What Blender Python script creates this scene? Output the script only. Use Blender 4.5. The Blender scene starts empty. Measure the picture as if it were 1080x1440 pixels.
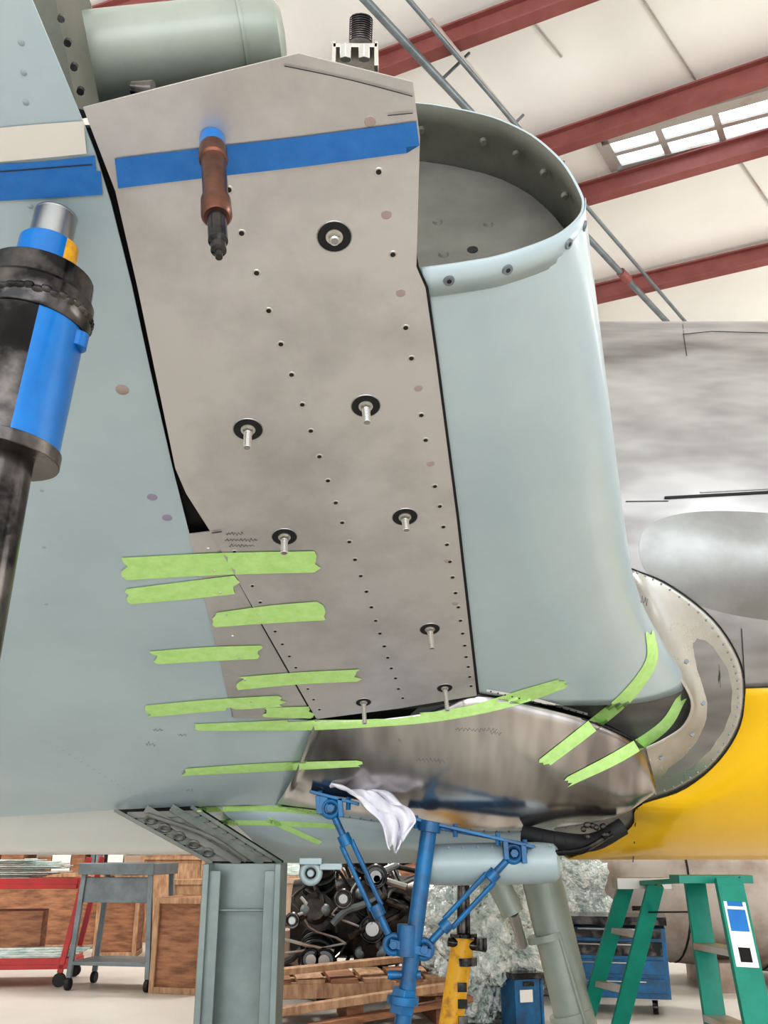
import bpy, bmesh, math, random
from mathutils import Vector, Matrix, noise
from mathutils.bvhtree import BVHTree
random.seed(4)
V=Vector
# ---------------------------------------------------------------- camera calibration
F=1300.0; TH=math.radians(20); CT,ST=math.cos(TH),math.sin(TH)
EYE=V((0,0,1.2))
def ray(u,v):
    x=(u-540)/F; y=(720-v)/F
    return V((x, CT-y*ST, ST+y*CT))
def W(u,v,d): return EYE+ray(u,v)*d
def atY(u,v,Y): r=ray(u,v); return EYE+r*((Y-EYE.y)/r.y)
def atZ(u,v,Z): r=ray(u,v); return EYE+r*((Z-EYE.z)/r.z)
cam_d=bpy.data.cameras.new('camera'); cam=bpy.data.objects.new('camera',cam_d)
bpy.context.collection.objects.link(cam)
cam.location=EYE; cam.rotation_euler=(math.radians(110),0,0)
cam_d.sensor_fit='VERTICAL'; cam_d.sensor_height=36; cam_d.lens=F/1440*36
cam_d.clip_start=.05; cam_d.clip_end=200
bpy.context.scene.camera=cam

# ---------------------------------------------------------------- materials
def mk(name,base,rough=.5,metal=0.,c2=None,scale=4.,bump=0.,stretch=(1,1,1),lo=.35,hi=.65,detail=6,coat=0.,bscale=None,bdist=.01,rvar=0.,spec=None,emit=0,rot=(0,0,0),bstretch=True):
    m=bpy.data.materials.new(name); m.use_nodes=True
    nt=m.node_tree; b=nt.nodes['Principled BSDF']
    b.inputs['Base Color'].default_value=(*base,1); b.inputs['Roughness'].default_value=rough
    b.inputs['Metallic'].default_value=metal
    b.inputs['Coat Weight'].default_value=coat
    if spec is not None: b.inputs['Specular IOR Level'].default_value=spec
    if emit:
        b.inputs['Emission Color'].default_value=(*base,1); b.inputs['Emission Strength'].default_value=emit
    if c2 or bump or rvar:
        tc=nt.nodes.new('ShaderNodeTexCoord'); mp=nt.nodes.new('ShaderNodeMapping')
        mp.inputs['Scale'].default_value=stretch; mp.inputs['Rotation'].default_value=rot
        nt.links.new(tc.outputs['Object'],mp.inputs['Vector'])
        n=nt.nodes.new('ShaderNodeTexNoise'); n.inputs['Scale'].default_value=scale; n.inputs['Detail'].default_value=detail
        n.inputs['Roughness'].default_value=.6
        nt.links.new(mp.outputs['Vector'],n.inputs['Vector'])
        if c2:
            r=nt.nodes.new('ShaderNodeValToRGB')
            r.color_ramp.elements[0].position=lo; r.color_ramp.elements[1].position=hi
            r.color_ramp.elements[0].color=(*base,1); r.color_ramp.elements[1].color=(*c2,1)
            nt.links.new(n.outputs['Fac'],r.inputs['Fac']); nt.links.new(r.outputs['Color'],b.inputs['Base Color'])
        if rvar:
            mr=nt.nodes.new('ShaderNodeMapRange'); mr.inputs['To Min'].default_value=rough-rvar; mr.inputs['To Max'].default_value=rough+rvar
            mr.inputs['From Min'].default_value=.3; mr.inputs['From Max'].default_value=.7
            nt.links.new(n.outputs['Fac'],mr.inputs['Value']); nt.links.new(mr.outputs['Result'],b.inputs['Roughness'])
        if bump:
            n2=nt.nodes.new('ShaderNodeTexNoise'); n2.inputs['Scale'].default_value=bscale or scale; n2.inputs['Detail'].default_value=3
            nt.links.new(mp.outputs['Vector'],n2.inputs['Vector'])
            bp=nt.nodes.new('ShaderNodeBump'); bp.inputs['Strength'].default_value=bump; bp.inputs['Distance'].default_value=bdist
            nt.links.new(n2.outputs['Fac'],bp.inputs['Height']); nt.links.new(bp.outputs['Normal'],b.inputs['Normal'])
    return m
m_alu=mk('aluminium_sheet',(.62,.59,.58),.38,.6,c2=(.38,.36,.35),scale=2.6,lo=.45,hi=.80,rvar=.08,bump=.04,bscale=1.5,detail=10)
m_alu2=mk('aluminium_fillet',(.66,.63,.62),.20,.95,c2=(.25,.23,.23),scale=2.0,stretch=(2.0,.5,.5),lo=.42,hi=.68,rvar=.06,bump=.16,bscale=2,bdist=.025,detail=3)  # dark stretched noise paints reflected streaks into the metal colour
m_alu3=mk('aluminium_ring',(.55,.535,.50),.30,.8,c2=(.42,.40,.37),scale=5,rvar=.06,lo=.45,hi=.8)
m_fus=mk('aluminium_mottled',(.47,.465,.465),.36,.6,c2=(.15,.138,.135),scale=1.3,stretch=(.5,1,1.5),lo=.44,hi=.68,rvar=.10,bump=.06,bscale=1.5,detail=4)
m_blis=mk('aluminium_blister',(.36,.37,.37),.38,.6,c2=(.26,.26,.255),scale=3,rvar=.06)
m_blue=mk('skin_paint_bluegrey',(.405,.49,.53),.30,.12,c2=(.46,.55,.585),scale=1.6,coat=.2,bump=.03,bscale=2,detail=9)
m_belly=mk('belly_paint_pale',(.76,.79,.78),.35,.05,c2=(.68,.72,.72),scale=2,coat=.2)
m_blue2=mk('skin_paint_grey',(.30,.37,.39),.4,.1,c2=(.37,.44,.46),scale=2)
m_olive=mk('primer_interior',(.12,.122,.10),.6,.1,c2=(.17,.17,.14),scale=6)
m_rib=mk('primer_rib',(.13,.13,.115),.5,.15,c2=(.19,.185,.165),scale=5)
m_olive2=mk('primer_light',(.27,.31,.27),.4,.1,c2=(.33,.36,.32),scale=5,coat=.2)
m_dark=mk('dark_void',(.012,.012,.014),.7)
m_black=mk('black_steel',(.022,.021,.022),.18,.8,c2=(.20,.18,.17),scale=9,rvar=.1,lo=.45,hi=.75)
m_rustblk=mk('worn_black_parts',(.018,.018,.019),.35,.5,c2=(.09,.075,.065),scale=9)
m_steel=mk('steel',(.38,.38,.38),.3,.9)
m_zinc=mk('zinc_hardware',(.60,.58,.54),.3,.9)
m_copper=mk('cleco_copper',(.20,.085,.055),.35,.7,c2=(.10,.05,.04),scale=25)
m_bpaint=mk('blue_enamel',(.0,.17,.52),.28,.0,c2=(.0,.13,.42),scale=10,coat=.2)
m_bpaint2=mk('blue_enamel_worn',(.005,.15,.36),.35,.1,c2=(.02,.08,.18),scale=12)
m_ypaint=mk('yellow_enamel',(.95,.58,.012),.35,0,coat=.2,c2=(.92,.54,.01),scale=3)
m_yel=mk('yellow_jack_paint',(.80,.42,.02),.4,0,c2=(.40,.18,.03),scale=15,lo=.5,hi=.7)
m_green=mk('green_tape',(.44,.70,.23),.75,0,c2=(.53,.78,.31),scale=30,bump=.2,bdist=.002)
m_btape=mk('blue_tape',(.02,.15,.45),.6,0,c2=(.035,.19,.51),scale=20)
m_wtape=mk('cream_tape',(.68,.65,.60),.7)
m_ink=mk('marker_ink',(.03,.03,.04),.6)
m_spot=mk('stain_spot',(.38,.30,.28),.5); m_spot2=mk('violet_spot',(.30,.26,.36),.5)
m_red=mk('red_oxide_steel',(.22,.065,.06),.6,0,c2=(.29,.10,.09),scale=3)
m_ceil=mk('white_insulation',(.90,.89,.86),.5,0,c2=(.84,.83,.80),scale=.8,bump=.35,bscale=.7,bdist=.15)
m_wall=mk('hangar_wall_sheet',(.55,.53,.48),.6,0,c2=(.48,.47,.43),scale=1)
m_floor=mk('concrete_floor',(.56,.53,.49),.35,0,c2=(.64,.61,.56),scale=.8,bump=.03,bscale=8)
m_sky=mk('skylight_glazing',(.80,.92,1.0),.4,emit=1.8)
m_post=mk('post_grey_green',(.15,.185,.18),.35,.2,c2=(.21,.25,.24),scale=5)
m_well=mk('well_structure',(.08,.10,.09),.5,.2,c2=(.17,.18,.15),scale=12)
m_lgreen=mk('ladder_green',(.0,.18,.13),.4,0,c2=(.0,.24,.17),scale=8)
m_wood=mk('plywood',(.40,.19,.10),.65,0,c2=(.18,.08,.045),scale=5,stretch=(1,1,5))
m_wood2=mk('pale_wood',(.52,.33,.20),.65,0,c2=(.30,.16,.09),scale=6,stretch=(4,1,1))
m_card=mk('cardboard',(.50,.37,.28),.8,c2=(.40,.28,.22),scale=4)
m_rcart=mk('cart_red',(.48,.03,.03),.4,0,c2=(.36,.03,.03),scale=9)
m_gcart=mk('cart_grey',(.14,.165,.18),.4,.3,c2=(.21,.24,.26),scale=6)
m_white=mk('white_label',(.85,.85,.83),.5)
m_rag=mk('white_cotton',(.82,.81,.86),.9,0,c2=(.70,.69,.78),scale=9,bump=.3,bscale=60,bdist=.003)
m_plast=mk('plastic_wrap',(.56,.66,.645),.10,0,c2=(.88,.92,.91),scale=10,lo=.45,hi=.60,bump=1,bscale=13,bdist=.12,coat=.9,detail=3)
m_rub=mk('rubber',(.02,.02,.02),.7)
m_glass=mk('stacked_glass',(.30,.45,.40),.2,0,c2=(.75,.8,.78),scale=9,stretch=(1,1,6),coat=.5)
m_oldalu=mk('old_aluminium',(.48,.46,.44),.45,.4,c2=(.36,.2,.12),scale=2.5,lo=.5,hi=.75)
m_salv=mk('salvage_skin',(.50,.46,.43),.45,.35,c2=(.24,.16,.12),scale=1.6,lo=.42,hi=.68,detail=9)

# ---------------------------------------------------------------- mesh builder
def frame(d):
    d=d.normalized(); a=V((0,0,1)) if abs(d.z)<.9 else V((1,0,0))
    x=d.cross(a).normalized(); y=d.cross(x).normalized(); return x,y,d
class M:
    def __init__(s,name,mats): s.name=name; s.mats=mats if isinstance(mats,list) else [mats]; s.v=[]; s.f=[]; s.m=[]
    def add(s,vs,fs,mi=0):
        o=len(s.v); s.v+= [tuple(p) for p in vs]
        for f in fs: s.f.append([i+o for i in f]); s.m.append(mi)
    def cyl(s,p0,p1,r0,r1=None,mi=0,n=24,caps=True,mif=None):
        p0=V(p0);p1=V(p1); r1=r0 if r1 is None else r1
        x,y,d=frame(p1-p0); vs=[]
        for p,r in ((p0,r0),(p1,r1)):
            for i in range(n):
                a=2*math.pi*i/n; vs.append(p+x*math.cos(a)*r+y*math.sin(a)*r)
        o=len(s.v); s.v+=[tuple(p) for p in vs]
        for i in range(n):
            j=(i+1)%n; s.f.append([o+i,o+j,o+n+j,o+n+i])
            if mif: c=(vs[i]+vs[j])/2-p0; s.m.append(mif(c))
            else: s.m.append(mi)
        if caps:
            s.f.append([o+i for i in range(n)][::-1]); s.m.append(mi); s.f.append([o+n+i for i in range(n)]); s.m.append(mi)
        return s
    def lathe(s,p0,dirn,prof,mi=0,n=28):
        x,y,d=frame(V(dirn)); rows=[]
        for h,r in prof: rows.append([V(p0)+d*h+x*math.cos(2*math.pi*i/n)*r+y*math.sin(2*math.pi*i/n)*r for i in range(n+1)])
        s.grid(rows,mi)
    def tube(s,pts,r,mi=0,n=12):
        pts=[V(p) for p in pts]
        for i in range(len(pts)-1): s.cyl(pts[i],pts[i+1],r,r,mi,n)
        for p in pts[1:-1]: s.ell(p,(r,r,r),mi,8,6)
    def box(s,c,size,rz=0,mi=0,R=None):
        c=V(c); hx,hy,hz=[q/2 for q in size]; R=R or Matrix.Rotation(rz,3,'Z')
        vs=[c+R@V((a*hx,b*hy,e*hz)) for e in(-1,1) for b in(-1,1) for a in(-1,1)]
        s.add(vs,[(0,2,3,1),(4,5,7,6),(0,1,5,4),(2,6,7,3),(0,4,6,2),(1,3,7,5)],mi)
    def beam(s,p0,p1,w,h,mi=0,up=(0,0,1)):
        p0=V(p0);p1=V(p1); d=(p1-p0).normalized(); up=V(up)
        if abs(d.dot(up))>.995: up=V((0,1,0)) if abs(d.y)<.9 else V((1,0,0))
        x=d.cross(up).normalized(); z=x.cross(d)
        vs=[p+x*a*w/2+z*b*h/2 for p in(p0,p1) for b in(-1,1) for a in(-1,1)]
        s.add(vs,[(0,1,3,2),(4,6,7,5),(0,4,5,1),(2,3,7,6),(0,2,6,4),(1,5,7,3)],mi)
    def grid(s,rows,mi=0):
        nr=len(rows);nc=len(rows[0]); vs=[p for r in rows for p in r]
        s.add(vs,[(i*nc+j,i*nc+j+1,(i+1)*nc+j+1,(i+1)*nc+j) for i in range(nr-1) for j in range(nc-1)],mi)
    def prism(s,pts,off,mi=0):
        n=len(pts); off=V(off); vs=[V(p) for p in pts]+[V(p)+off for p in pts]
        s.add(vs,[tuple(range(n)),tuple(range(2*n-1,n-1,-1))]+[(i,i+n,(i+1)%n+n,(i+1)%n) for i in range(n)],mi)
    def ell(s,c,r,mi=0,n=16,k=10,R=None):
        c=V(c);rows=[]
        for i in range(k+1):
            a=math.pi*i/k; row=[]
            for j in range(n+1):
                q=V((r[0]*math.sin(a)*math.cos(2*math.pi*j/n),r[1]*math.sin(a)*math.sin(2*math.pi*j/n),r[2]*math.cos(a)))
                row.append(c+(R@q if R else q))
            rows.append(row)
        s.grid(rows,mi)
    def torus(s,c,ax,R,r,mi=0,n=24,k=8):
        x,y,d=frame(V(ax)); rows=[]
        for i in range(n+1):
            a=2*math.pi*i/n; q=x*math.cos(a)+y*math.sin(a)
            rows.append([V(c)+q*(R+r*math.cos(2*math.pi*j/k))+d*r*math.sin(2*math.pi*j/k) for j in range(k+1)])
        s.grid(rows,mi)
    def build(s,parent=None,smooth=True,bevel=0,solid=0,ang=35,merge=True):
        me=bpy.data.meshes.new(s.name); me.from_pydata(s.v,[],s.f)
        for m in s.mats: me.materials.append(m)
        for p,mi in zip(me.polygons,s.m): p.material_index=mi; p.use_smooth=smooth
        bm=bmesh.new(); bm.from_mesh(me)
        if merge: bmesh.ops.remove_doubles(bm,verts=bm.verts,dist=1e-5)
        bmesh.ops.recalc_face_normals(bm,faces=bm.faces)
        bm.to_mesh(me); bm.free()
        if smooth: me.set_sharp_from_angle(angle=math.radians(ang))
        o=bpy.data.objects.new(s.name,me); bpy.context.collection.objects.link(o)
        if solid:
            q=o.modifiers.new('t','SOLIDIFY'); q.thickness=solid; q.offset=0
        if bevel:
            q=o.modifiers.new('b','BEVEL'); q.width=bevel; q.segments=2; q.limit_method='ANGLE'; q.angle_limit=math.radians(40)
        if parent: o.parent=parent
        return o
def empty(name):
    e=bpy.data.objects.new(name,None); bpy.context.collection.objects.link(e); e.empty_display_size=.1; return e
def catmull(pts,n):
    pts=[V(p) for p in pts]; P=[2*pts[0]-pts[1]]+pts+[2*pts[-1]-pts[-2]]
    out=[];k=len(pts)-1
    for i in range(n):
        t=i/(n-1)*k; j=min(int(t),k-1); t-=j
        a,b,c,d=P[j],P[j+1],P[j+2],P[j+3]
        out.append(.5*((2*b)+(c-a)*t+(2*a-5*b+4*c-d)*t*t+(3*b-a-3*c+d)*t**3))
    return out
def c2(pts,n): return [(p.x,p.y) for p in catmull([(a,b,0) for a,b in pts],n)]

# ---------------------------------------------------------------- wing plane
A=W(120,150,1.7); B=W(585,112,1.7); C=W(670,975,3.4)
CH=(B-A).normalized(); SP=(C-B).normalized()
NO=CH.cross(SP).normalized()
if NO.dot(A-EYE)<0: NO=-NO     # points into the wing
def PI(u,v,off=0.):            # off>0 : proud of the skin
    r=ray(u,v); return EYE+r*((A-EYE).dot(NO)/r.dot(NO)) - NO*off
FC=V((0,5.1,2.63)); FR=1.46
def CYL(u,v,off=0.):
    r=ray(u,v); R=FR+off; o=EYE-FC; a=r.y**2+r.z**2; b=2*(o.y*r.y+o.z*r.z); c=o.y**2+o.z**2-R*R
    D=b*b-4*a*c
    t=(-b-math.sqrt(D))/(2*a) if D>0 else -b/(2*a)
    return EYE+r*t
plane=empty('airplane')

# outboard/aft lower skin
sk=[(-500,-60),(20,-60),(45,0),(108,150),(134,215),(156,285),(185,400),(211,520),(242,655),(264,742),(287,830),(327,1008),(445,1014),(447,1038),(390,1131),(270,1134),(155,1139),(0,1149),(-500,1170)]
o=M('wing_lower_skin',m_blue); o.prism([PI(u,v) for u,v in sk],NO*.004); o.build(plane,smooth=False)
ap=[(118,148),(270,109),(420,72),(580,112),(590,190),(585,372),(598,402),(612,500),(641,720),(670,975),(560,993),(445,1008),(372,880),(300,750),(262,690),(247,655),(221,530),(194,400),(163,265)]
o=M('bare_aluminium_panel',m_alu); o.prism([PI(u,v,.010) for u,v in ap],NO*.004); o.build(plane,smooth=False)
o=M('panel_backing_strip',m_dark)
o.prism([PI(u,v,.004) for u,v in [(560,200),(589,374),(602,402),(616,500),(645,720),(674,975),(640,985),(560,700),(540,400)]],NO*.002)
o.prism([PI(u,v,.004) for u,v in [(500,960),(672,962),(671,981),(600,993),(505,1001)]],NO*.002)
o.prism([PI(u,v,.0055) for u,v in [(295,740),(369,880),(442,1009),(450,1005),(390,880),(320,750)]],NO*.001)
o.build(plane,smooth=False)
o=M('aluminium_joint_strip',m_alu); o.prism([PI(u,v,.003) for u,v in [(266,750),(298,746),(445,1008),(380,1012),(328,1008)]],NO*.003)
for i in range(8):
    t=i/7; p=PI(285+60*t*1.0+8,770+215*t,.004); o.cyl(p,p-NO*.003,.006,.004,0,10)
o.build(plane)
o=M('wing_interior_dark_sheet',m_dark)  # near-black sheet stands in for the shaded wing interior behind the gaps
o.prism([PI(u,v,-.03) for u,v in [(-300,190),(60,190),(560,190),(640,960),(470,1110),(330,1120),(-300,1130)]],NO*.01)
o.build(plane,smooth=False)
L=PI(590,378)
def NP(e,t,s): return L+CH*e+NO*t+SP*s
prof=[(0.004,0),(.06,.004),(.12,.011),(.17,.02),(.24,.045),(.31,.08),(.355,.12),(.385,.16),(.40,.20),(.405,.25),(.395,.37),(.372,.46),(.338,.545),(.288,.62),(.228,.68),(.1,.76),(0,.79)]
PR=[(p.x,p.y) for p in catmull([(a,b,0) for a,b in prof],49)]
kt=[(0,0),(.6,.09),(1.2,.18),(1.5,.23),(1.75,.295),(2.0,.385),(2.15,.455),(2.3,.55)]
def interp(tab,x):
    if x<=tab[0][0]: return tab[0][1]
    for (a,b),(c,d) in zip(tab,tab[1:]):
        if x<=c: return b+(d-b)*(x-a)/(c-a)
    return tab[-1][1]
def ks(s): return (.405+interp(kt,s))/.405
def send(e,t):
    if t<.2: return interp([(0,1.854),(.22,2.08),(.4,2.27)],e)
    return 2.27
rows=[]
NS=40
for (e,t) in PR:
    se=send(e,t); rows.append([NP(e*ks(se*i/NS) if e>.01 else e, t, se*i/NS) for i in range(NS+1)])
o=M('wing_leading_edge_skin',[m_blue,m_olive]); o.grid(rows)
le=o.build(plane,ang=60)
q=le.modifiers.new('t','SOLIDIFY'); q.thickness=.006; q.offset=-1; q.material_offset=1; q.material_offset_rim=0
o=M('edge_doubler_strip',[m_blue,m_gcart,m_dark])
nl=27
o.grid([[NP(e*1.004+.001,t-.002,s) for s in (-.002,.075)] for e,t in PR[:nl]],0)
for k in (3,10,17,22):
    e,t=PR[k]; nx=(V((PR[k+1][0]-PR[k-1][0],PR[k+1][1]-PR[k-1][1],0))).normalized(); nn=CH*nx.y-NO*nx.x
    p=NP(e*1.004+.001,t-.002,.037); o.cyl(p,p+nn*.0045,.0125,.0115,1,14); o.cyl(p,p+nn*.0050,.005,.005,2,8)
o.build(plane,solid=.002,ang=60)
o=M('leading_edge_rib',[m_rib,m_olive,m_dark])
rs=.17
o.prism([NP(e*.985,t*.985+.006,rs) for e,t in PR[::2]]+[NP(-.1,.78,rs),NP(-.1,.006,rs)],SP*.004)
for e,t in [(.07,.15),(.07,.30),(.07,.45),(.18,.22),(.28,.30),(.2,.42)]:
    p=NP(e,t,rs); o.cyl(p,p-SP*.006,.014,.009,0,12)
p=NP(.145,.31,rs); o.cyl(p,p-SP*.002,.014,.014,2,16)
for k in range(26,47,4):
    e,t=PR[k]; p=NP(e*.98,t*.98,.07); o.cyl(p,p-NO*.012,.011,.008,1,10)
o.build(plane)
o=M('wing_upper_skin',m_blue2)
o.prism([NP(0,.79,.02),NP(-.75,.74,.02),NP(-1.7,.5,.02),NP(-1.9,.5,2.4),NP(-.75,.76,2.5),NP(0,.79,2.4)],NO*.004); o.build(plane,smooth=False)
o=M('undercarriage_tube',[m_olive2,m_olive])
p0=W(128,82,1.98); p1=W(372,50,2.02); tl=(p1-p0).length
o.lathe(p0,p1-p0,[(-.03,.0),(-.03,.105),(0,.105),(0,.092),(tl*.5,.088),(tl*.86,.086),(tl*.86,.089),(tl*.88,.089),(tl*.88,.086),(tl,.084),(tl+.025,.074),(tl+.04,.05),(tl+.045,0)])
o.cyl(W(106,60,1.98),W(118,60,1.98),.12,.12,1)
o.build(plane)
o=M('wing_end_frame',[m_rib,m_olive,m_black])
o.beam(W(66,-60,1.75),W(110,160,1.82),.05,.10,1); o.beam(W(92,-60,1.9),W(122,150,1.95),.03,.07,0)
o.beam(W(20,-60,1.9),W(90,60,1.95),.02,.12,1)
o.cyl(W(185,124,1.78),W(215,128,1.78),.012,.02,2)
for i in range(5):
    p=W(78+9*i,-10+34*i,1.70); o.cyl(p,p-NO*.01,.007,.007,2,8)
o.build(plane)
o=M('attachment_bracket',[m_zinc,m_black])
pb=W(500,78,1.78)
o.box(pb,(.085,.05,.010)); o.box(pb+V((-.040,0,-.02)),(.008,.05,.06)); o.box(pb+V((.040,0,-.02)),(.008,.05,.06))
o.box(pb+V((0,.025,.012)),(.085,.006,.075))
o.cyl(W(486,84,1.74),W(486,64,1.74),.012,.012,0,6); o.cyl(W(512,84,1.74),W(512,66,1.74),.012,.012,0,6)
pa=W(507,60,1.79);pz=W(508,26,1.79); o.cyl(pa,pz,.021,.021,1,16)
for i in range(11): o.torus(pa+(pz-pa)*(i/11+.04),pz-pa,.021,.0022,1,16,6)
o.build(plane,bevel=.001)

# fuselage
xb=CYL(760,1120).x
o=M('fuselage_shell',[m_fus,m_belly])
for (x0,x1,mi,nx) in ((-6,xb,1,8),(xb,4.2,0,8)):
    o.grid([[FC+V((x0+(x1-x0)*i/nx,FR*math.cos(a*math.pi/48),FR*math.sin(a*math.pi/48))) for i in range(nx+1)] for a in range(97)],mi)
o.build(plane,ang=80)
o=M('fuselage_nose_ring',[m_ypaint,m_dark])
o.lathe(FC+V((4.2,0,0)),V((1,0,0)),[(0,FR),(.25,FR*.97),(.4,FR*.88),(.42,FR*.8),(.3,FR*.76),(0,FR*.75)],0,64)
o.cyl(FC+V((4.2,0,0)),FC+V((4.22,0,0)),FR*.8,FR*.8,1,48)
o.build(plane)
# shallow blister moulded on the side of the cowl
def cylpt(x,a,off=0): return FC+V((x,-(FR+off)*math.cos(a),(FR+off)*math.sin(a)))
pc=CYL(1110,798); ac=math.atan2(pc.z-FC.z,-(pc.y-FC.y))
rows=[]
for i in range(25):
    s=i/24; row=[]
    for j in range(81):
        b=2*math.pi*j/80; cb,sb=math.cos(b),math.sin(b)
        ex=.62*math.copysign(abs(cb)**.8,cb); ey=.155*math.copysign(abs(sb)**.85,sb)
        row.append(cylpt(pc.x+ex*s, ac+ey*s+.05*s*max(0,-cb)-.0, .055*max(0,1-s**2)**1.2+.0005))
    rows.append(row)
o=M('cowl_blister',m_blis); o.grid(rows); o.build(plane,ang=80)
o=M('fuselage_seam_rail',[m_dark,m_steel])
def seam(pts,surf,w=.005,mi=0):
    q=[surf(u,v) for u,v in pts]
    for a,b in zip(q,q[1:]): o.beam(a,b,w,w,mi)
S1=lambda u,v:CYL(u,v,.004)
seam([(935+30*i,700-1.6*i) for i in range(12)],S1,.010); seam([(985+30*i,692-1.6*i) for i in range(10)],S1,.005,1)
seam([(880+30*i,705-.3*i) for i in range(3)],S1,.0025)
seam([(1043+.6*i,884+10*i) for i in range(8)],S1,.0025)
seam([(960,470),(1000,466),(1080,468),(1200,472)],S1,.003)
seam([(960,456),(962,475),(966,500)],S1,.0025)
o.build(plane,smooth=False)
# yellow lower cowl
lc=c2([(1049,966),(1041,1022),(1010,1072),(960,1112),(897,1134),(889,1160),(858,1184),(800,1208)],30)
rows=[]
for u,v in lc:
    p=CYL(u,v,.012); rows.append([V((p.x+(4.2-p.x)*i/10,p.y,p.z)) for i in range(11)])
a0=math.atan2(rows[-1][0].z-FC.z,-(rows[-1][0].y-FC.y)); x0=rows[-1][0].x
for k in range(1,14):
    a=a0-k*.08; rows.append([V((x0+(4.2-x0)*i/10,FC.y-(FR+.012)*math.cos(a),FC.z+(FR+.012)*math.sin(a))) for i in range(11)])
o=M('yellow_cowl_panel',m_ypaint); o.grid(rows); o.build(plane,solid=.006,ang=60)
o=M('cowl_seams',m_dark)
S2=lambda u,v:CYL(u,v,.014)
seam([(896,1134),(893,1160),(892,1185),(890,1212)],S2,.004)
seam([(1049,967),(1080,966),(1120,965)],S2,.006)
seam(lc[16:29],S2,.004)
o.build(plane,smooth=False)

# lower wing/fuselage fillet
top=c2([(443,1012),(520,1011),(600,1000),(668,978),(750,992),(830,1012),(880,1032),(908,1052)],40)
bot=c2([(388,1131),(440,1142),(520,1153),(600,1163),(700,1169),(790,1163),(865,1142),(918,1092)],40)
rows=[]
for i in range(21):
    t=i/20; r=[]
    for (a,b),(c,d) in zip(top,bot):
        p=PI(a,b,.004); q=PI(c,d)
        dd=min((q-EYE).length,4.25); q=EYE+(q-EYE).normalized()*dd
        r.append(p.lerp(q,t)-NO*(.12*math.sin(math.pi*t)**.9 * (0.3+.7*min(1,(a-430)/200))))
    rows.append(r)
FR_=rows
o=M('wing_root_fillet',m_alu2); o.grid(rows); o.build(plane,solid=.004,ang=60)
# leading edge fillet ring
inn=c2([(884,798),(896,850),(915,892),(945,940),(971,985),(962,1018),(935,1038),(906,1052)],36)
out=c2([(888,800),(940,822),(1000,868),(1035,918),(1047,962),(1040,1020),(1005,1075),(955,1110),(897,1131)],36)
rows=[]
for i in range(13):
    t=i/12; r=[]
    for k,((a,b),(c,d)) in enumerate(zip(inn,out)):
        f=k/35; p=W(a,b,3.62+.22*math.sin(f*math.pi*.6)); q=CYL(c,d,.010)
        r.append(p.lerp(q,t)+(V((-.25,.9,.1))*.05*math.sin(math.pi*t)))
    rows.append(r)
RING=rows
o=M('leading_edge_fillet_ring',m_alu3); o.grid(rows); o.build(plane,solid=.004,ang=60)
o=M('fillet_rivets',[m_gcart,m_steel,m_dark])
for p in RING[11]: o.cyl(p-V((0,.006,0)),p+V((0,.004,0)),.0042,.005,0,8)
for k in (14,20,25,31): 
    p=RING[4][k]; o.cyl(p-V((0,.008,0)),p+V((0,.004,0)),.010,.010,0,12)
for a,b in zip(RING[12],RING[12][1:]): o.beam(a-V((0,.003,0)),b-V((0,.003,0)),.004,.004,2)
for p in FR_[19][3:38]: o.cyl(p-NO*.006,p,.0035,.0045,0,8)
o.build(plane)
# belly strip beneath the fillet, rounded fairing and dark duct
o=M('belly_panel',m_blue)
b1=[(300,1134),(390,1133),(440,1143),(520,1154),(600,1164),(700,1170),(780,1166)]
b2=[(388,1213),(410,1213),(440,1213),(520,1213),(600,1213),(700,1213),(790,1208)]
o.grid([[PI(u,v,-.02) if (PI(u,v)-EYE).length<4.3 else EYE+(PI(u,v)-EYE).normalized()*4.3 for u,v in b1],[EYE+ray(u,v)*4.2 for u,v in b2]]); o.build(plane,solid=.006)
o=M('ventral_fairing',m_blue2)
p0=atY(610,1216,4.0);p1=atY(772,1213,4.0); l=(p1-p0).length
o.lathe(p0,p1-p0,[(-.06,0),(-.055,.05),(-.04,.07),(0,.077),(.1,.080),(l-.05,.080),(l+.02,.076),(l+.035,.06),(l+.04,0)])
for i in range(9): p=p0.lerp(p1,i/8)+V((0,-.055,.062)); o.cyl(p,p+V((0,-.004,.004)),.005,.005,0,8)
o.build(plane)
o=M('intake_duct',[m_dark,m_black])
o.tube(catmull([atY(735,1172,4.05),atY(790,1183,4.0),atY(835,1184,4.0),atY(876,1162,4.0)],12),.035,0,16)
o.tube(catmull([atY(775,1200,3.95),atY(820,1195,3.93),atY(860,1172,3.95)],8),.012,1,10)
for i in range(10):
    p=atY(832+random.uniform(-14,24),1168+random.uniform(-10,10),3.93); o.ell(p,(.012,.012,.012),1,8,6)
o.build(plane)
# wheel well
o=M('wheel_well',[m_dark,m_well,m_rib])
def WW(s,t,d):
    u=(160+112*s)*(1-t)+(297+101*s)*t; v=(1139-5*s)*(1-t)+1214*t
    return EYE+ray(u,v)*d
o.prism([WW(0,0,3.99),WW(1,0,3.99),WW(1,1,3.99),WW(0,1,3.99)],V((0,.02,.01)),0)
for t in (.1,.2,.3,.4,.5,.6,.7,.8,.9):
    o.beam(WW(.05,t,3.95),WW(.95,t+.02,3.95),.014,.025,2 if int(t*10)%2 else 1)
o.beam(WW(.01,0,3.93),WW(.01,1,3.93),.02,.015,2); o.beam(WW(.97,0,3.93),WW(.97,1,3.93),.02,.015,1); o.beam(WW(.4,0,3.94),WW(.4,1,3.94),.02,.03,2); o.beam(WW(.72,0,3.94),WW(.72,1,3.94),.015,.03,1)
for t in(.2,.35,.5,.65,.8):
    p=WW(.22,t,3.93); o.torus(p,V((0,.6,.8)),.022,.006,2,16,6)
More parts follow.
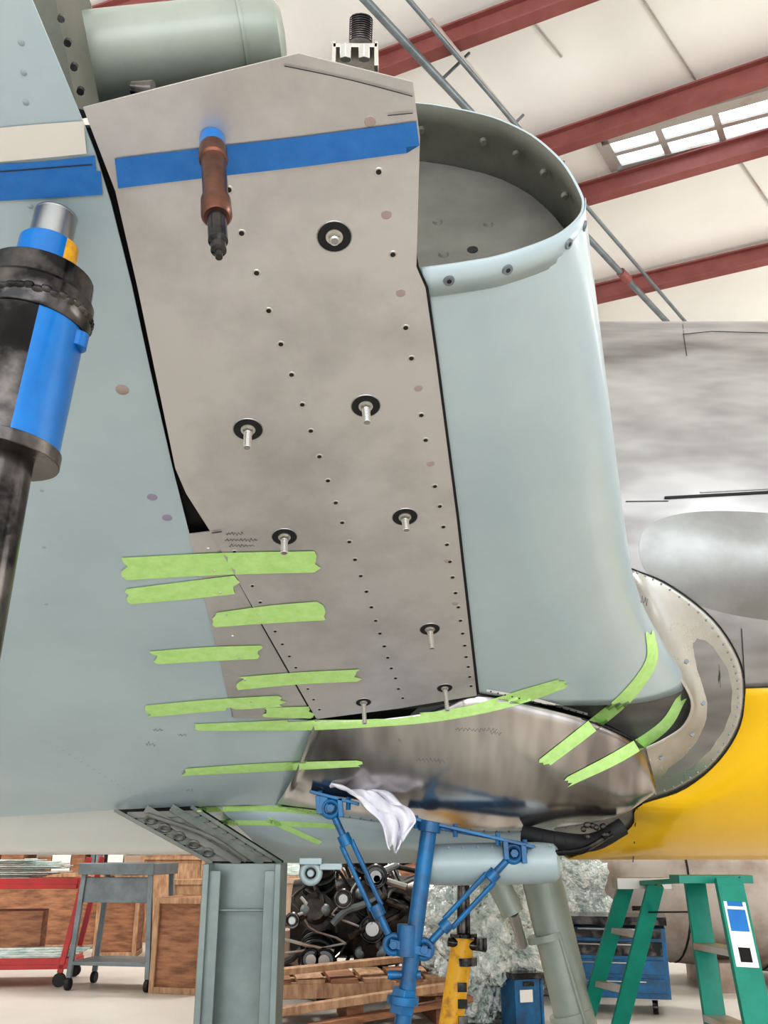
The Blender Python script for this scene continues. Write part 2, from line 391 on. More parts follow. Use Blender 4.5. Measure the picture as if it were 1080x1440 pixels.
o.tube(catmull([WW(.3,.1,3.91),WW(.6,.5,3.9),WW(.55,.95,3.91)],8),.009,2)
o.build(plane,smooth=False)

# ---------------------------------------------------------------- fasteners on the panel
o=M('panel_rivets',[m_dark,m_zinc,m_spot])
def riv(u,v,r=.0060,mi=1):
    p=PI(u,v,.0100)
    o.cyl(p,p-NO*.0012,r*1.6,r*1.4,mi,12); o.cyl(p-NO*.0012,p-NO*.0016,r*.95,r*.95,0 if mi==1 else 2,10)
cen=[(322,263),(340,324),(361,380),(378,433),(395,480),(410,523),(425,565),(437,602),(449,638),(461,672),(472,703),(481,731),(491,758),(499,783),(507,806),(515,828),(522,850),(528,869),(534,887),(540,905),(545,921),(550,936),(556,950),(560,965),(566,978)]
for u,v in cen: riv(u,v)
rt=[(532,238),(552,354),(570,457),(578,500),(592,580),(598,615),(611,680),(618,708),(623,737),(628,762),(632,786),(636,808),(640,830),(644,850),(647,869),(650,887),(653,904),(655,920),(658,934),(660,948),(662,961)]
for u,v in rt: riv(u,v)
for u,v in [(543,298),(563,408),(588,542),(605,648),(629,785),(520,167),(640,845)]: riv(u,v,.007,2)
lf=[(330,772),(343,797),(355,820),(366,843),(377,865),(387,884),(397,902),(407,919),(416,935),(425,950),(433,965),(441,980),(449,994)]
for u,v in lf: riv(u,v,.005)
o.build(plane)
o=M('panel_bolts',[m_dark,m_zinc,m_steel])
def bolt(u,v,R,st):
    p=PI(u,v,.0102)
    o.cyl(p,p-NO*.001,R,R,0,28); o.torus(p,NO,R,.0015,2,28,6)
    o.cyl(p,p-NO*.003,R*.5,R*.5,1,20)
    o.cyl(p-NO*.003,p-NO*.014,R*.38,R*.36,1,6)
    if st:
        o.cyl(p-NO*.01,p-NO*st,R*.25,R*.25,2,12)
        for i in range(int(st/.005)): o.torus(p-NO*(.014+i*.005) if .014+i*.005<st else p-NO*st,NO,R*.25,.0015,1,12,5)
bolt(470,329,.036,.018); bolt(514,567,.036,.06); bolt(349,600,.037,.065); bolt(569,723,.036,.05); bolt(400,751,.036,.06)
bolt(604,881,.033,.075); bolt(511,984,.028,.085); bolt(625,964,.028,.09)
o.build(plane)
o=M('skin_plugs',[m_spot,m_spot2,m_blue2])
for u,v,r,mi in [(172,548,.016,0),(214,699,.014,1),(235,728,.014,1)]:
    p=PI(u,v,0.0005); o.cyl(p,p-NO*.001,r,r*.9,mi,20)
for i in range(16):
    p=PI(72+8.5*i,1045+5.3*i,0.0003); o.cyl(p,p-NO*.0006,.004,.003,2,8)
for i in range(12):
    p=PI(30+3.2*i,60+42*i if i<4 else 210+80*(i-3),0.0003); o.cyl(p,p-NO*.0006,.006,.005,2,10)
o.build(plane)

# ---------------------------------------------------------------- cleco
o=M('cleco_fastener',[m_bpaint,m_copper,m_black])
p=PI(299,192,.011); q=W(308,362,1.50); d=(q-p).normalized(); l=(q-p).length
o.lathe(p,d,[(0,0),(0,.024),(.045*l/.4,.025),(.05*l/.4,.02),(.05*l/.4,0)],0)
o.lathe(p,d,[(.04*l,.022),(.12*l,.0265),(.2*l,.0265),(.21*l,.0225),(.55*l,.0225),(.56*l,.026),(.68*l,.0265),(.7*l,.022),(.7*l,0)],1)
o.lathe(p,d,[(.68*l,.0165),(.88*l,.0165),(.9*l,.009),(.91*l,.013),(.95*l,.013),(.96*l,.007),(l,.006),(l,0)],2)
o.build()

# ---------------------------------------------------------------- tapes (laid on the skins)
bpy.context.view_layer.update()
dg=bpy.context.evaluated_depsgraph_get()
trees=[]
for ob in plane.children:
    if ob.name in('panel_rivets','panel_bolts','skin_plugs','fillet_rivets','wing_interior_dark_sheet','intake_duct'): continue
    trees.append(BVHTree.FromObject(ob,dg))
def on_skin(u,v,off=.003):
    r=ray(u,v).normalized(); best=None
    for t in trees:
        h=t.ray_cast(EYE,r)
        if h[0] is not None and (best is None or h[3]<best[3]): best=h
    if best is None: return PI(u,v,off)
    n=best[1]
    if n.dot(r)>0: n=-n
    return best[0]+n*off
def tape(o,pts,mi=0,off=.003,n=28,ragged=1.5):
    q=catmull([(a,b,c) for a,b,c in pts],n); rows=[]
    for i,p in enumerate(q):
        t=(q[min(i+1,n-1)]-q[max(i-1,0)]); t=V((t.x,t.y,0)).normalized(); nn=V((-t.y,t.x,0)); w=p.z/2
        row=[]
        for k,s in enumerate((-1,-.6,-.2,.2,.6,1)):
            j=0
            if i in(0,n-1): j=random.uniform(-1,1)*ragged*2.2
            c=p+nn*s*w+t*j; row.append(on_skin(c.x,c.y,off))
        rows.append(row)
    o.grid(rows,mi)
o=M('skin_joint_gap',[m_dark,m_white])
tape(o,[(673,975,2),(750,989,4),(830,1011,6),(900,1044,3)],off=.002,ragged=0)
tape(o,[(684,970,3),(750,983,5),(826,1004,3)],off=.002,ragged=0,mi=1)
for i in range(14): 
    p=on_skin(690+i*10,971+i*2.4,.004); o.cyl(p,p-NO*.002,.003,.003,0,8)
o.build(plane)
o=M('green_masking_tape',m_green)
G=[[(176,799,32),(310,792,31),(445,789,30)],[(180,838,22),(255,830,25),(333,821,26)],[(302,871,20),(380,863,25),(452,858,27)],
[(216,924,19),(290,919,20),(366,916,19)],[(338,960,18),(420,953,17),(503,949,17)],[(210,999,17),(300,991,17),(397,985,16)],[(372,1001,13),(437,1001,17)],
[(278,1022,10),(360,1020,13),(440,1018,16),(520,1016,12),(600,1009,14),(670,997,15),(730,980,19),(792,960,15)],
[(258,1085,10),(380,1078,12),(505,1073,9)],[(275,1138,7),(375,1136,8),(455,1143,7)],[(310,1156,7),(380,1157,7),(470,1161,7)],[(380,1153,8),(448,1184,7)],
[(913,888,12),(915,930,16),(882,978,18),(830,1022,18),(764,1073,16)],[(958,982,13),(932,1022,16),(872,1062,17),(798,1099,13)]]
for g in G: tape(o,g,ragged=2.8)
o.build(merge=False)
o=M('blue_masking_tape',m_btape)
tape(o,[(-60,259,52),(60,252,52),(142,245,56)],ragged=0); tape(o,[(164,243,42),(290,228,42),(420,213,42),(588,191,42)],ragged=0); o.build(merge=False)
o=M('cream_masking_tape',m_wtape); tape(o,[(-60,208,46),(40,199,48),(120,192,46)],ragged=0); o.build(merge=False)
o=M('marker_lines',m_ink)
for g in ([(368,85,1.6),(480,108,1.6),(580,134,1.6)],[(545,161,1.5),(586,157,1.5)],[(0,240,1.8),(130,230,1.8)],[(298,748,1.5),(312,746,1.5)]): tape(o,g,off=.0042,n=8,ragged=0)
def scribble(u,v,w,h,n,du=0):
    pts=[on_skin(u+w*i/n,v+du*i/n+(h/2)*math.sin(i*2.3)*random.uniform(.3,1),.0012) for i in range(n+1)]
    for a,b in zip(pts,pts[1:]): o.beam(a,b,.0010,.0004,0)
scribble(318,750,24,6,14); scribble(316,759,46,6,26); scribble(322,767,36,6,20); scribble(900,845,12,16,8); scribble(1010,950,3,40,6)
o.build(plane,merge=False)
o=M('mill_stamp_marks',mk('faint_ink',(.22,.20,.22),.5))
for u,v,w in [(640,1025,60),(690,1030,16),(585,1068,40),(560,1040,4),(215,1025,14),(250,1032,12),(205,1045,14),(255,1085,12),(262,1110,10)]:
    scribble(u,v,w,8,max(6,int(w*.5)),2)
o.build(plane,merge=False)

# ---------------------------------------------------------------- hydraulic jack (left)
Yj=PI(80,300).y-.02
def J(v): return atY(80-.24*(v-300),v,Yj)
o=M('hydraulic_jack',[m_bpaint,m_black,m_steel,m_yel])
o.cyl(J(302),J(350),.041,.041,2); o.torus(J(304),J(302)-J(350),.038,.004,2)
o.cyl(J(345),J(405),.056,.056,0,32,mif=lambda c:3 if c.x>.048 else 0)
o.lathe(J(455),J(390)-J(455),[(-.01,.06),(-.01,.103),(.005,.108),(.05,.108),(.06,.10),((J(390)-J(455)).length,.098),((J(390)-J(455)).length,.05)],1,40)
for i in range(44):
    a=i*2*math.pi/44; o.ell(J(445)+V((math.cos(a)*.100,math.sin(a)*.100,random.uniform(-.003,.003))),(.014,.014,.010),1,8,6)
o.cyl(J(448),J(640),.100,.100,1,48,mif=lambda c:0 if (c.x>.055 ) else 1)
o.cyl(J(628),J(646),.106,.106,1,40)
o.cyl(J(470)+V((.095,.0,0)),J(490)+V((.095,0,0)),.02,.02,0)
jb=J(1100)
o.cyl(J(600),V((jb.x,jb.y,.25)),.058,.058,1,28)
for a in (100,220,340):
    d=V((math.cos(math.radians(a)),math.sin(math.radians(a)),0)); b=V((jb.x,jb.y,0))
    o.beam(b+d*.05+V((0,0,.7)),b+d*.5+V((0,0,.03)),.04,.04,0); o.cyl(b+d*.5,b+d*.5+V((0,0,.02)),.06,.06,1)
    o.beam(b+d*.04+V((0,0,.26)),b+d*.45+V((0,0,.1)),.03,.03,0)
o.build(bevel=.002)

# ---------------------------------------------------------------- blue support stand
o=M('wing_support_stand',[m_bpaint2,m_steel])
Ys=3.92
S=lambda u,v,dy=0: atY(u,v,Ys+dy)
o.beam(S(436,1113),S(505,1131),.05,.012); o.beam(S(571,1149),S(750,1191),.05,.012); o.beam(S(590,1160),S(735,1186,.1),.04,.010)
for u,v in [(450,1119),(490,1128),(585,1154),(640,1166),(700,1178),(738,1188)]: p=S(u,v); o.cyl(p-V((0,0,.03)),p+V((0,0,.02)),.011,.011,0,6)
a=S(604,1160); b=S(566,1440); k=(a.z-.02)/(a.z-b.z); foot=a+(b-a)*k
o.cyl(a,foot,.032,.032,0,24); o.cyl(S(569,1390),S(564,1425),.05,.05,0,6); o.cyl(S(567,1400),S(566,1412),.06,.06,0,20)
o.cyl(S(574,1300),S(572,1345),.042,.042,0,20); o.cyl(S(603,1170),S(605,1155),.045,.045,0,20)
o.cyl(S(545,1371),S(592,1371),.016,.016,0,12)
def turn(p,q):
    d=(q-p).normalized(); l=(q-p).length; x=V((0,1,0)).cross(d).normalized()
    for c in (p,q): o.torus(c,(0,1,0),.030,.013,0); o.cyl(c-V((0,.035,0)),c+V((0,.035,0)),.017,.017,0,6)
    o.cyl(p+d*.04,p+d*l*.28,.014,.014,0,12); o.cyl(q-d*.04,q-d*l*.28,.014,.014,0,12)
    o.cyl(p+d*l*.2,p+d*l*.28,.026,.026,0,12); o.cyl(q-d*l*.2,q-d*l*.28,.026,.026,0,12)
    for s in(-1,1): o.cyl(p+d*l*.26+x*.022*s,q-d*l*.26+x*.022*s,.010,.010,0,10)
turn(S(465,1137),S(553,1328)); turn(S(722,1200),S(596,1335))
o.beam(S(548,1325),S(606,1340),.06,.03)
for u,v in [(452,1130),(478,1135),(710,1195),(735,1200)]: o.beam(S(u,v-12),S(u+2,v+14),.02,.05)
for an in (80,200,320):
    d=V((math.cos(math.radians(an)),math.sin(math.radians(an)),0)); o.beam(foot+V((0,0,.3)),foot+d*.26,.04,.04,0)
o.build(bevel=.0015)
# rag
o=M('cotton_rag',m_rag)
cl=catmull([S(462,1108,-.02),S(492,1116,-.07),S(512,1134,-.09),S(538,1162,-.10),S(548,1196,-.10)],40); cr=catmull([S(500,1102,.02),S(542,1110,-.05),S(570,1134,-.09),S(584,1155,-.10),S(566,1188,-.10)],40)
rows=[]
for i in range(40):
    t=i/39; r=[]
    for j in range(31):
        s=j/30; p=cl[i].lerp(cr[i],s); p=p+V((0,-.03*abs(math.sin(s*8+t*3))-.06*noise.noise(V((s*3,t*4,0))),.03*noise.noise(V((s*4,t*4,3)))+(.02*math.sin(s*9)*max(0,t-.8)*5)))
        r.append(p)
    rows.append(r)
o.grid(rows); o.build(solid=.006,ang=80)

# ---------------------------------------------------------------- steel column
o=M('steel_jig_column',[m_post,m_oldalu])
pa=atY(294,1214,4.0); pb=atY(400,1214,4.0); top=pa.z; xc=(pa.x+pb.x)/2; w=pb.x-pa.x
for sx in(-1,1):
    o.box((xc+sx*w*.46,4.0,top/2),(w*.08,.26,top)); 
    o.box((xc+sx*w*.36,3.9,top/2-.01),(w*.16,.012,top-.03))
o.box((xc,4.0,top/2),(w*.86,.015,top)); o.box((xc,4.0,.01),(w*1.3,.4,.02))
o.box((xc,3.95,.42),(w*.84,.01,.012))
o.box((xc,3.93,top-.17),(w*.84,.01,.01))
o.build(bevel=.003)
o=M('caster_bracket',[m_blue2,m_steel])
p=atY(437,1228,3.95); o.torus(p,(0,1,0),.034,.014,0); o.cyl(p-V((0,.02,0)),p+V((0,.02,0)),.014,.014,0); o.box(p+V((0,0,.045)),(.09,.06,.025)); o.box(p+V((.08,0,.025)),(.09,.03,.025))
o.build(plane,bevel=.003)

# ---------------------------------------------------------------- room shell
ZC=7.7
o=M('floor',m_floor); o.box((0,5,-.05),(44,40,.1)); o.build(smooth=False)
o=M('ceiling',[m_ceil,m_oldalu]); o.box((0,5,ZC+.06),(44,40,.1)); o.build(smooth=False)
def cst(u1,v1,u2,v2,z,ext=0.):
    a=atZ(u1,v1,z);b=atZ(u2,v2,z); d=(b-a); return a-d*ext,b+d*ext
o=M('wall_back',m_wall); o.box((0,17,ZC/2),(44,.2,ZC))
for i in range(44): o.box((-21.5+i,16.87,ZC/2),(.06,.06,ZC-.02))
o.build(smooth=False)
o=M('wall_right',m_wall); o.box((15,8,ZC/2),(.2,18,ZC)); o.build(smooth=False)
o=M('wall_left',m_wall); o.box((-15,8,ZC/2),(.2,18,ZC)); o.build(smooth=False)
o=M('ceiling_beams',m_red)
def ibeam(a,b,h=.20,w=.12):
    z=V((0,0,h/2)); o.beam(a,b,.02,h); o.beam(a+z,b+z,w,.02); o.beam(a-z,b-z,w,.02)
for q in [(535,92,800,-8),(770,205,1080,100),(820,274,1080,199),(845,412,1080,357)]:
    a,b=cst(*q,ZC-.16,1.6); ibeam(a,b)
for q in [(200,8,270,-16)]:
    a,b=cst(*q,ZC-.16,3.0); ibeam(a,b)
o.build(smooth=False)
o=M('ceiling_conduit',[m_gcart,m_red,m_oldalu])
a,b=cst(510,-4,940,455,ZC-.42,.5); o.cyl(a,b,.034,.034,0,12)
a2,b2=cst(575,0,966,455,ZC-.40,.5); o.cyl(a2,b2,.020,.020,0,12)
p=atZ(878,388,ZC-.42); d=(b-a).normalized(); o.cyl(p-d*.10,p+d*.10,.05,.05,1,12)
for uv in [(620,113),(760,262),(700,198)]:
    p=atZ(*uv,ZC-.42); o.beam(p,p+V((.25,0,.3)),.02,.02,0)
a3,b3=cst(636,66,725,175,ZC-.3,.3); o.cyl(a3,b3,.025,.025,2,10)
o.build()
o=M('ceiling_seams',m_oldalu)
for q in [(905,0,978,112),(1040,225,1085,290),(700,-30,790,80)]:
    a,b=cst(*q,ZC,0); o.beam(a,b,.016,.012)
o.build(smooth=False)
o=M('window_1',[m_sky,m_oldalu])
cs=[(845,196),(1090,127),(1100,180),(868,237)]
P=[atZ(u,v,ZC-.01) for u,v in cs]; o.prism(P,V((0,0,.01)),0)
for i in range(4): o.beam(P[i],P[(i+1)%4],.12,.06,1)
for t in(.33,.66): o.beam(P[0].lerp(P[1],t),P[3].lerp(P[2],t),.06,.05,1)
o.beam(P[0].lerp(P[3],.5),P[1].lerp(P[2],.5),.05,.05,1)
o.build(smooth=False)

# ---------------------------------------------------------------- background clutter
def G0(u,v): return atZ(u,v,0)
def rel(p,Rz): 
    R=Matrix.Rotation(Rz,3,'Z'); return lambda x,y,z: V(p)+R@V((x,y,z))
g=G0(82,1388); f=rel(g,.12)
o=M('red_shelf_cart',[m_rcart,m_rub,m_glass,m_wood])
for x in(0,-1.7):
    for y in(0,.75):
        o.beam(f(x,y,.12),f(x+(.16 if x==0 else 0),y,1.12),.05,.05,0); o.cyl(f(x,y-.02,.06),f(x,y+.02,.06),.06,.06,1,16)
for z in (.17,.86):
    o.box(f(-.80,.375,z),(1.75,.8,.04),.12,0); o.beam(f(.08,0,z+.03),f(-1.7,0,z+.03),.03,.09,0); o.beam(f(.05,0,z+.03),f(.05,.75,z+.03),.03,.09,0)
for i in range(10): o.box(f(-.9+random.uniform(-.15,.15),.37,.93+i*.018),(1.3,.5,.012),.12+random.uniform(-.15,.15),2)
o.box(f(-.5,.3,.42),(.5,.4,.44),.2,3); o.box(f(-1.1,.3,.38),(.5,.5,.36),0,3)
for i in range(5): o.box(f(-.4+i*.05,.1,.24+.02*i),(.9,.15,.02),.12,2)
o.build(bevel=.004)
g=G0(150,1394); f=rel(g,-.18)
o=M('gray_utility_cart',[m_gcart,m_rub])
for x in(-.36,.36):
    for y in(0,.5):
        o.beam(f(x*1.05,y,.1),f(x*.9,y,1.05),.045,.045,0); o.cyl(f(x*1.05-.02,y,.05),f(x*1.05+.02,y,.05),.05,.05,1,14)
o.box(f(0,.25,.22),(.76,.54,.03),-.18)
o.box(f(0,.25,.98),(.74,.56,.02),-.18); o.box(f(0,-.03,1.02),(.74,.02,.1),-.18); o.box(f(0,.53,1.02),(.74,.02,.1),-.18); o.box(f(-.37,.25,1.02),(.02,.56,.1),-.18); o.box(f(.37,.25,1.02),(.02,.56,.1),-.18)
o.box(f(0,.01,.84),(.7,.02,.22),-.18)
o.build(bevel=.004)
def crate(name,g,sx,sy,h,rz,mat,z0=0):
    o=M(name,[mat,m_wood2 if mat!=m_card else m_card]); f=rel(g,rz)
    o.box(f(0,sy/2,z0+h/2),(sx-.03,sy-.03,h-.01),rz,0)
    t=.05
    for x in(-sx/2+t/2,sx/2-t/2):
        for y in(0,sy): o.box(f(x,y,z0+h/2),(t,.02,h),rz,1)
    for z in(t/2,h-t/2):
        for y in(0,sy): o.box(f(0,y,z0+z),(sx-.1,.02,t),rz,1)
        for x in(-sx/2,sx/2): o.box(f(x,sy/2,z0+z),(.02,sy-.02,t),rz,1)
    return o.build(bevel=.003)
crate('wooden_crate',G0(245,1398),.50,.55,.78,-.25,m_wood)
crate('wooden_crate',G0(160,1346),.5,.5,.75,.1,m_wood)
crate('wooden_crate',G0(270,1350),.6,.5,.85,.1,m_wood2)
crate('wooden_crate',G0(30,1335),1.9,.6,.9,.05,m_wood)
crate('wooden_crate',G0(235,1325),.9,.6,1.1,0,m_wood2)
crate('cardboard_box',G0(425,1395),.36,.4,.5,.2,m_card)
crate('cardboard_box',G0(385,1345),.5,.5,.85,0,m_card)
# pallet timbers
o=M('timber_pallet',[m_wood2,m_wood])
g=G0(500,1432); g.y-=.35; f=rel(g,.15)
for i in range(7): o.box(f(-.8+i*.24,.3,.30),(.2,.7,.03),.15,i%2)
for y in(0,.3,.6): o.box(f(-.05,y,.24),(1.7,.09,.10),.15,0)
for x in(-.8,0,.65): o.box(f(x,.3,.09),(.12,.7,.19),.15,1)
o.beam(f(-1,-.3,.1),f(.7,-.35,.30),.1,.05,0); o.beam(f(-.6,-.5,.05),f(.8,-.25,.2),.1,.04,1); o.beam(f(-.9,-.2,.36),f(.6,.3,.42),.12,.04,0)
o.build(bevel=.003)
# engine on its stand
o=M('aircraft_engine',[m_rustblk,m_oldalu,m_steel,m_gcart,m_black])
c=atY(545,1290,9.0); K=1.2
o.cyl(c+V((-.7,0,0))*K,c+V((.35,0,0))*K,.26*K,.3*K,0,24); o.cyl(c+V((.35,0,0))*K,c+V((.6,0,.03))*K,.2*K,.1*K,1,20)
for kx,off in((-.12,0),(-.5,.2)):
    for i in range(9):
        a=i*2*math.pi/9+off; d=V((0,math.cos(a),math.sin(a)))*K; b=c+V((kx,0,0))*K
        o.cyl(b+d*.22,b+d*.5,.09,.08,4,14)
        for j in range(9): o.cyl(b+d*(.25+.028*j),b+d*(.257+.028*j),.15,.15,0 if j%3 else 3,18)
        o.cyl(b+d*.5,b+d*.58,.11,.08,0,12)
        for s in(-1,1): o.ell(b+d*.55+V((s*.08,0,0)),(.05,.05,.05),3,10,8)
        o.tube([b+d*.56+V((.08,0,0)),b+d*.4+V((.2,0,0)),b+d*.2+V((.3,0,0))],.014,2,8)
random.seed(9)
for i in range(34):   # ignition leads and manifolds running round the cylinders
    a=random.uniform(-.8,3.9); r0=random.uniform(.52,.66); x=random.uniform(-.75,.4); pts=[]
    for k in range(5): pts.append(c+V((x+.1*k*random.uniform(-1,1),-r0*math.sin(a+k*.16)*1.05,r0*math.cos(a+k*.16)))*1.0)
    o.tube(catmull(pts,9),random.choice([.009,.014,.022,.03]),random.choice([0,4,4,3,2,1]),8)
for i in range(10):
    p=c+V((random.uniform(-.8,.5),-.60,random.uniform(-.45,.4))); r=random.uniform(.05,.10)
    o.cyl(p,p+V((0,-.1,0)),r,r,random.choice([0,4,0,3]),18); o.cyl(p+V((0,-.1,0)),p+V((0,-.12,0)),r*.6,r*.55,2,14); o.torus(p+V((0,-.1,0)),(0,1,0),r,.012,4,18,6)
for x in(-.6,.3):
    for y in(-.35,.35): o.beam(V((c.x+x,c.y+y,.0)),V((c.x+x*.8,c.y+y*.6,c.z-.1)),.07,.07,0)
    o.beam(V((c.x+x,c.y-.4,.4)),V((c.x+x,c.y+.4,.4)),.07,.07,0)
o.build(merge=False)
# plastic wrapped parts
def lumps(name,c,r,seed,mat):
    o=M(name,mat); rows=[]
    for i in range(81):
        a=math.pi*i/80; rr=[]
        for j in range(121):
            b=2*math.pi*j/120; d=V((math.sin(a)*math.cos(b),math.sin(a)*math.sin(b),math.cos(a)))
            k=1+.30*noise.noise(d*2.2+V((seed,0,0)))+.16*noise.noise(d*6+V((seed,2,0)))-.20*abs(noise.noise(d*9))-.10*abs(noise.noise(d*20))
            p=V((d.x*r[0]*k,d.y*r[1]*k,d.z*r[2]*k))+V(c); p.z=max(p.z,.01); rr.append(p)
        rows.append(rr)
    o.grid(rows); return o.build(ang=180)
c=atY(684,1330,7.6); lumps('plastic_wrapped_parts',(c.x,7.7,.60),(.46,.4,.66),1,m_plast)
c=atY(775,1320,8.9); lumps('plastic_wrapped_parts',(c.x,9.1,.65),(.60,.4,.85),5,m_plast)
# yellow axle jack
o=M('yellow_bottle_jack',[m_yel,m_black,m_steel])
Yy=5.6; a=atY(652,1318,Yy); b=atY(634,1440,Yy); ft=a+(b-a)*(a.z/(a.z-b.z))
o.cyl(a,ft,.062,.066,0,24); o.cyl(a+V((0,0,.0)),a+V((0,0,.02)),.075,.075,1,24); o.cyl(a+V((0,0,.02)),a+V((.01,0,.36)),.038,.032,1,20)
o.cyl(a+V((-.09,-.03,-.02)),a+V((.12,-.03,-.05)),.024,.024,1,12); o.cyl(a-V((0,0,.1)),a-V((0,0,.14)),.07,.07,1,24); o.cyl(ft,ft+V((0,0,.04)),.16,.16,0,24)
o.cyl(a+V((.09,-.03,-.06)),a+V((.09,-.03,.0)),.035,.035,1,14)
for i in range(4): o.box(a+V((-.02,-.064,-.24-.08*i)),(.05,.006,.045),0,1)
o.build(bevel=.002)
# landing gear leg
o=M('landing_gear_leg',[m_olive2,m_steel,m_rub])
Yl=5.2; a=atY(748,1235,Yl); b=atY(808,1440,Yl); ft=a+(b-a)*((a.z-.02)/(a.z-b.z))
o.cyl(a+V((0,0,.25)),a+(ft-a)*.80,.105,.10,0,28); o.cyl(a+(ft-a)*.80,ft,.06,.06,1,20); o.cyl(V((ft.x,ft.y,0)),V((ft.x,ft.y,.03)),.14,.14,1,24)
o.cyl(a+(ft-a)*.25+V((.04,-.10,0)),a+(ft-a)*.9+V((.04,-.11,0)),.010,.010,0,10); o.cyl(a+(ft-a)*.25,a+(ft-a)*.28,.112,.112,0,28); o.cyl(a+(ft-a)*.6,a+(ft-a)*.63,.112,.112,0,28)
o.cyl(atY(700,1240,5.0),atY(722,1285,5.0),.06,.055,0,20); o.cyl(atY(722,1285,5.0),atY(735,1330,5.1),.025,.025,1,12)
o.build(plane)
# tool chest
g=G0(885,1428); f=rel(g,-.25)
o=M('blue_tool_chest',[m_bpaint2,m_black,m_steel])
o.box(f(-.1,.3,.36),(.85,.5,.5),-.25,0); o.box(f(-.1,.3,.66),(.88,.53,.06),-.25,1)
for z in(.2,.33,.46,.57): o.box(f(-.1,.045,z),(.78,.02,.1 if z<.5 else .07),-.25,1 if z>.4 else 0); o.cyl(f(-.35,.02,z+.03),f(.15,.02,z+.03),.008,.008,2,8)
for x in(-.4,.2):
    for y in(.1,.5): o.cyl(f(x-.02,y,.05),f(x+.02,y,.05),.05,.05,1,14)
    o.box(f(x,.3,.1),(.05,.4,.03),-.25,2)
o.build(bevel=.004)
o=M('blue_storage_bin',[m_bpaint2,m_black,m_white]); g=G0(742,1450); a=atY(742,1368,g.y); h=a.z; f=rel((a.x,g.y,0),.3)
o.box(f(0,.12,h/2-.02),(.22,.24,h-.04),.3,0); o.box(f(0,.12,h-.02),(.25,.27,.04),.3,1); o.box(f(-.02,-.003,h*.6),(.10,.006,.08),.3,2); o.box(f(0,-.005,h-.07),(.08,.02,.03),.3,1)
for x in(-.1,.1): o.box(f(x,.0,h/2-.02),(.02,.02,h-.05),.3,0)
o.build(bevel=.004)
# ladder under the belly, seen obliquely from one side
o=M('stepladder',[m_lgreen,m_oldalu,m_white,m_black,m_bpaint])
def rail(u0,v0,Y0,u1,v1,Y1,w,t=.03):
    a=atY(u0,v0,Y0); b=atY(u1,v1,Y1); q=a+(b-a)*((a.z-.01)/(a.z-b.z))
    o.beam(a,q,w,t,0,up=(0,1,0)); o.beam(a+V((w*.45,.02,0)),q+V((w*.45,.02,0)),.006,.05,0,up=(0,1,0))
    o.box(q+V((0,0,.02)),(w*1.2,.06,.04),0,3); return a,q
n1=rail(1024,1236,3.95,1066,1440,3.75,.105); n2=rail(976,1236,4.25,1006,1440,4.15,.085)
f1=rail(882,1240,5.0,822,1440,5.2,.075); f2=rail(922,1244,4.75,872,1440,4.95,.075)
for i in range(1,5):
    t=i*.24; o.beam(n1[0].lerp(n1[1],t),n2[0].lerp(n2[1],t),.09,.025,1); o.beam(f1[0].lerp(f1[1],t-.02),f2[0].lerp(f2[1],t-.02),.03,.03,1)
o.box((f1[0]+f2[0])/2+V((0,0,.0)),(.26,.12,.05),0,1); o.box((n1[0]+n2[0])/2+V((0,0,.0)),(.30,.14,.03),.0,0)
o.cyl(f1[0]+V((.0,-.06,-.12)),f1[0]+V((.07,-.06,-.12)),.012,.012,3,8)
a=(n1[0]+n2[0])/2; b=(f1[0]+f2[0])/2; o.beam(a,b,.06,.02,0); o.beam(n2[0].lerp(n2[1],.12),f2[0].lerp(f2[1],.12),.015,.008,3)
p,q=n1
for t0,t1,mi,ww_,dy in((.02,.28,2,.085,.0165),(.02,.075,0,.085,.0180),(.10,.17,4,.070,.0180),(.22,.265,3,.045,.0180),(.075,.09,4,.06,.0180)):
    off=V((0,-dy,0)); o.beam(p.lerp(q,t0)+off,p.lerp(q,t1)+off,ww_,.002,mi,up=(0,1,0))
o.build(bevel=.0015)
# background airplane fuselage
o=M('salvage_airplane_fuselage',[m_salv,m_dark]); p=atY(1010,1320,9.5)
prof2=[(-1.3,.25),(-1.15,.5),(-.6,.72),(.5,.82),(2,.85),(4,.8),(5.5,.6)]
o.lathe((p.x+.2,9.8,.9),(1,.05,0),prof2,0,36)
for x in(-.6,.2,1.,1.8,2.6): o.lathe((p.x+.2,9.8,.9),(1,.05,0),[(x,interp(prof2,x)+.004),(x+.02,interp(prof2,x+.02)+.004)],1,36)
for x in (0,2.5): o.box((p.x+x,9.6,.12),(.3,1,.24),0,0)
o.build()
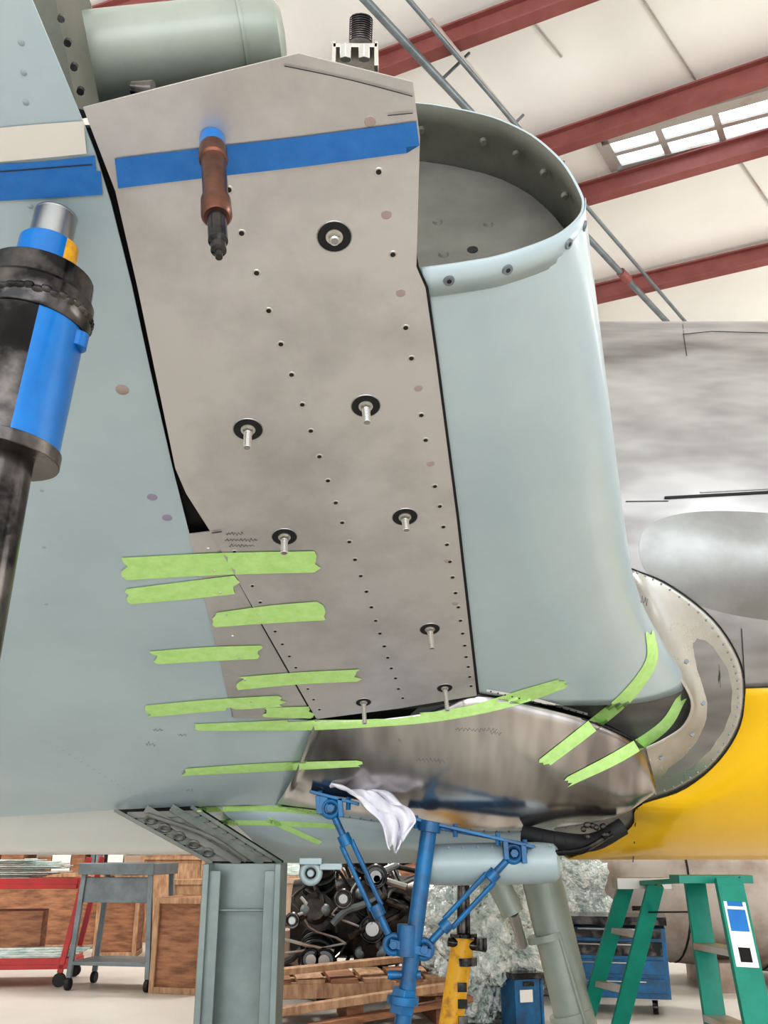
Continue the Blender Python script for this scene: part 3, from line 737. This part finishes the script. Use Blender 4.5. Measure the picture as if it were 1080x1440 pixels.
# shelving along back wall
o=M('storage_shelving',[m_wood2,m_gcart,m_card,m_wood,m_glass,m_white])
random.seed(3)
for k in range(7):
    x0=-9+k*2.4
    for x in(x0,x0+2.3):
        for y in(14.6,15.3): o.beam((x,y,0),(x,y,2.1),.06,.06,1)
    for z in(.15,.8,1.45,2.05):
        o.box((x0+1.15,14.95,z),(2.3,.75,.05),0,0)
        xx=x0+.1
        while xx<x0+2.0:
            w=random.uniform(.2,.5); h=random.uniform(.2,.5)
            o.box((xx+w/2,14.9,z+.03+h/2),(w*.95,.55,h),0,random.choice([0,2,3,3,4,5,1])); xx+=w
o.build(bevel=.003)
o=M('scrap_parts_pile',[m_wood2,m_rustblk,m_oldalu,m_card,m_white,m_bpaint2])
random.seed(12)
for i in range(60):
    x=random.uniform(.4,2.0); y=random.uniform(10.9,11.9); z=random.uniform(.05,.95)
    s=random.uniform(.08,.3); R=Matrix.Rotation(random.uniform(0,3),3,'Z')@Matrix.Rotation(random.uniform(-.4,.4),3,'X')
    o.box((x,y,z),(s*1.6,s,s*.6),0,random.randrange(6),R)
o.box((1.2,11.4,.4),(1.7,.8,.8),0,3)
o.build(bevel=.004)

# ---------------------------------------------------------------- light
w=bpy.data.worlds.new('world'); bpy.context.scene.world=w; w.use_nodes=True
bg=w.node_tree.nodes['Background']; bg.inputs[0].default_value=(.95,.98,1,1); bg.inputs[1].default_value=1.5
def area(name,loc,rot,sx,sy,e,col=(1,1,1)):
    l=bpy.data.lights.new(name,'AREA'); l.shape='RECTANGLE'; l.size=sx; l.size_y=sy; l.energy=e; l.color=col
    o=bpy.data.objects.new(name,l); bpy.context.collection.objects.link(o); o.location=loc; o.rotation_euler=rot; return o
for i,(x,y) in enumerate([(-7,3),(0,11),(7,3),(7,11),(-7,11)]):
    area('overhead_fill_light',(x,y,6.9),(0,0,0),1.2,1.2,260,(1,.98,.95))  # fill lamps added overhead out of view, no fixtures modelled
for x,y in [(11,6),(-11,6)]:
    area('ceiling_fill_light',(x,y,4.2),(math.pi,math.radians(25 if x<0 else -25),0),.8,8,600,(1,.99,.97))  # upward fill lamps added out of view to brighten the ceiling
area('hangar_door_daylight',(0,-9,3.5),(math.radians(90),0,0),16,6,800,(.95,.98,1))
sc=bpy.context.scene
sc.view_settings.view_transform='Standard'
try: sc.view_settings.look='Medium High Contrast'
except Exception as ex: print('look',ex)
sc.view_settings.exposure=0
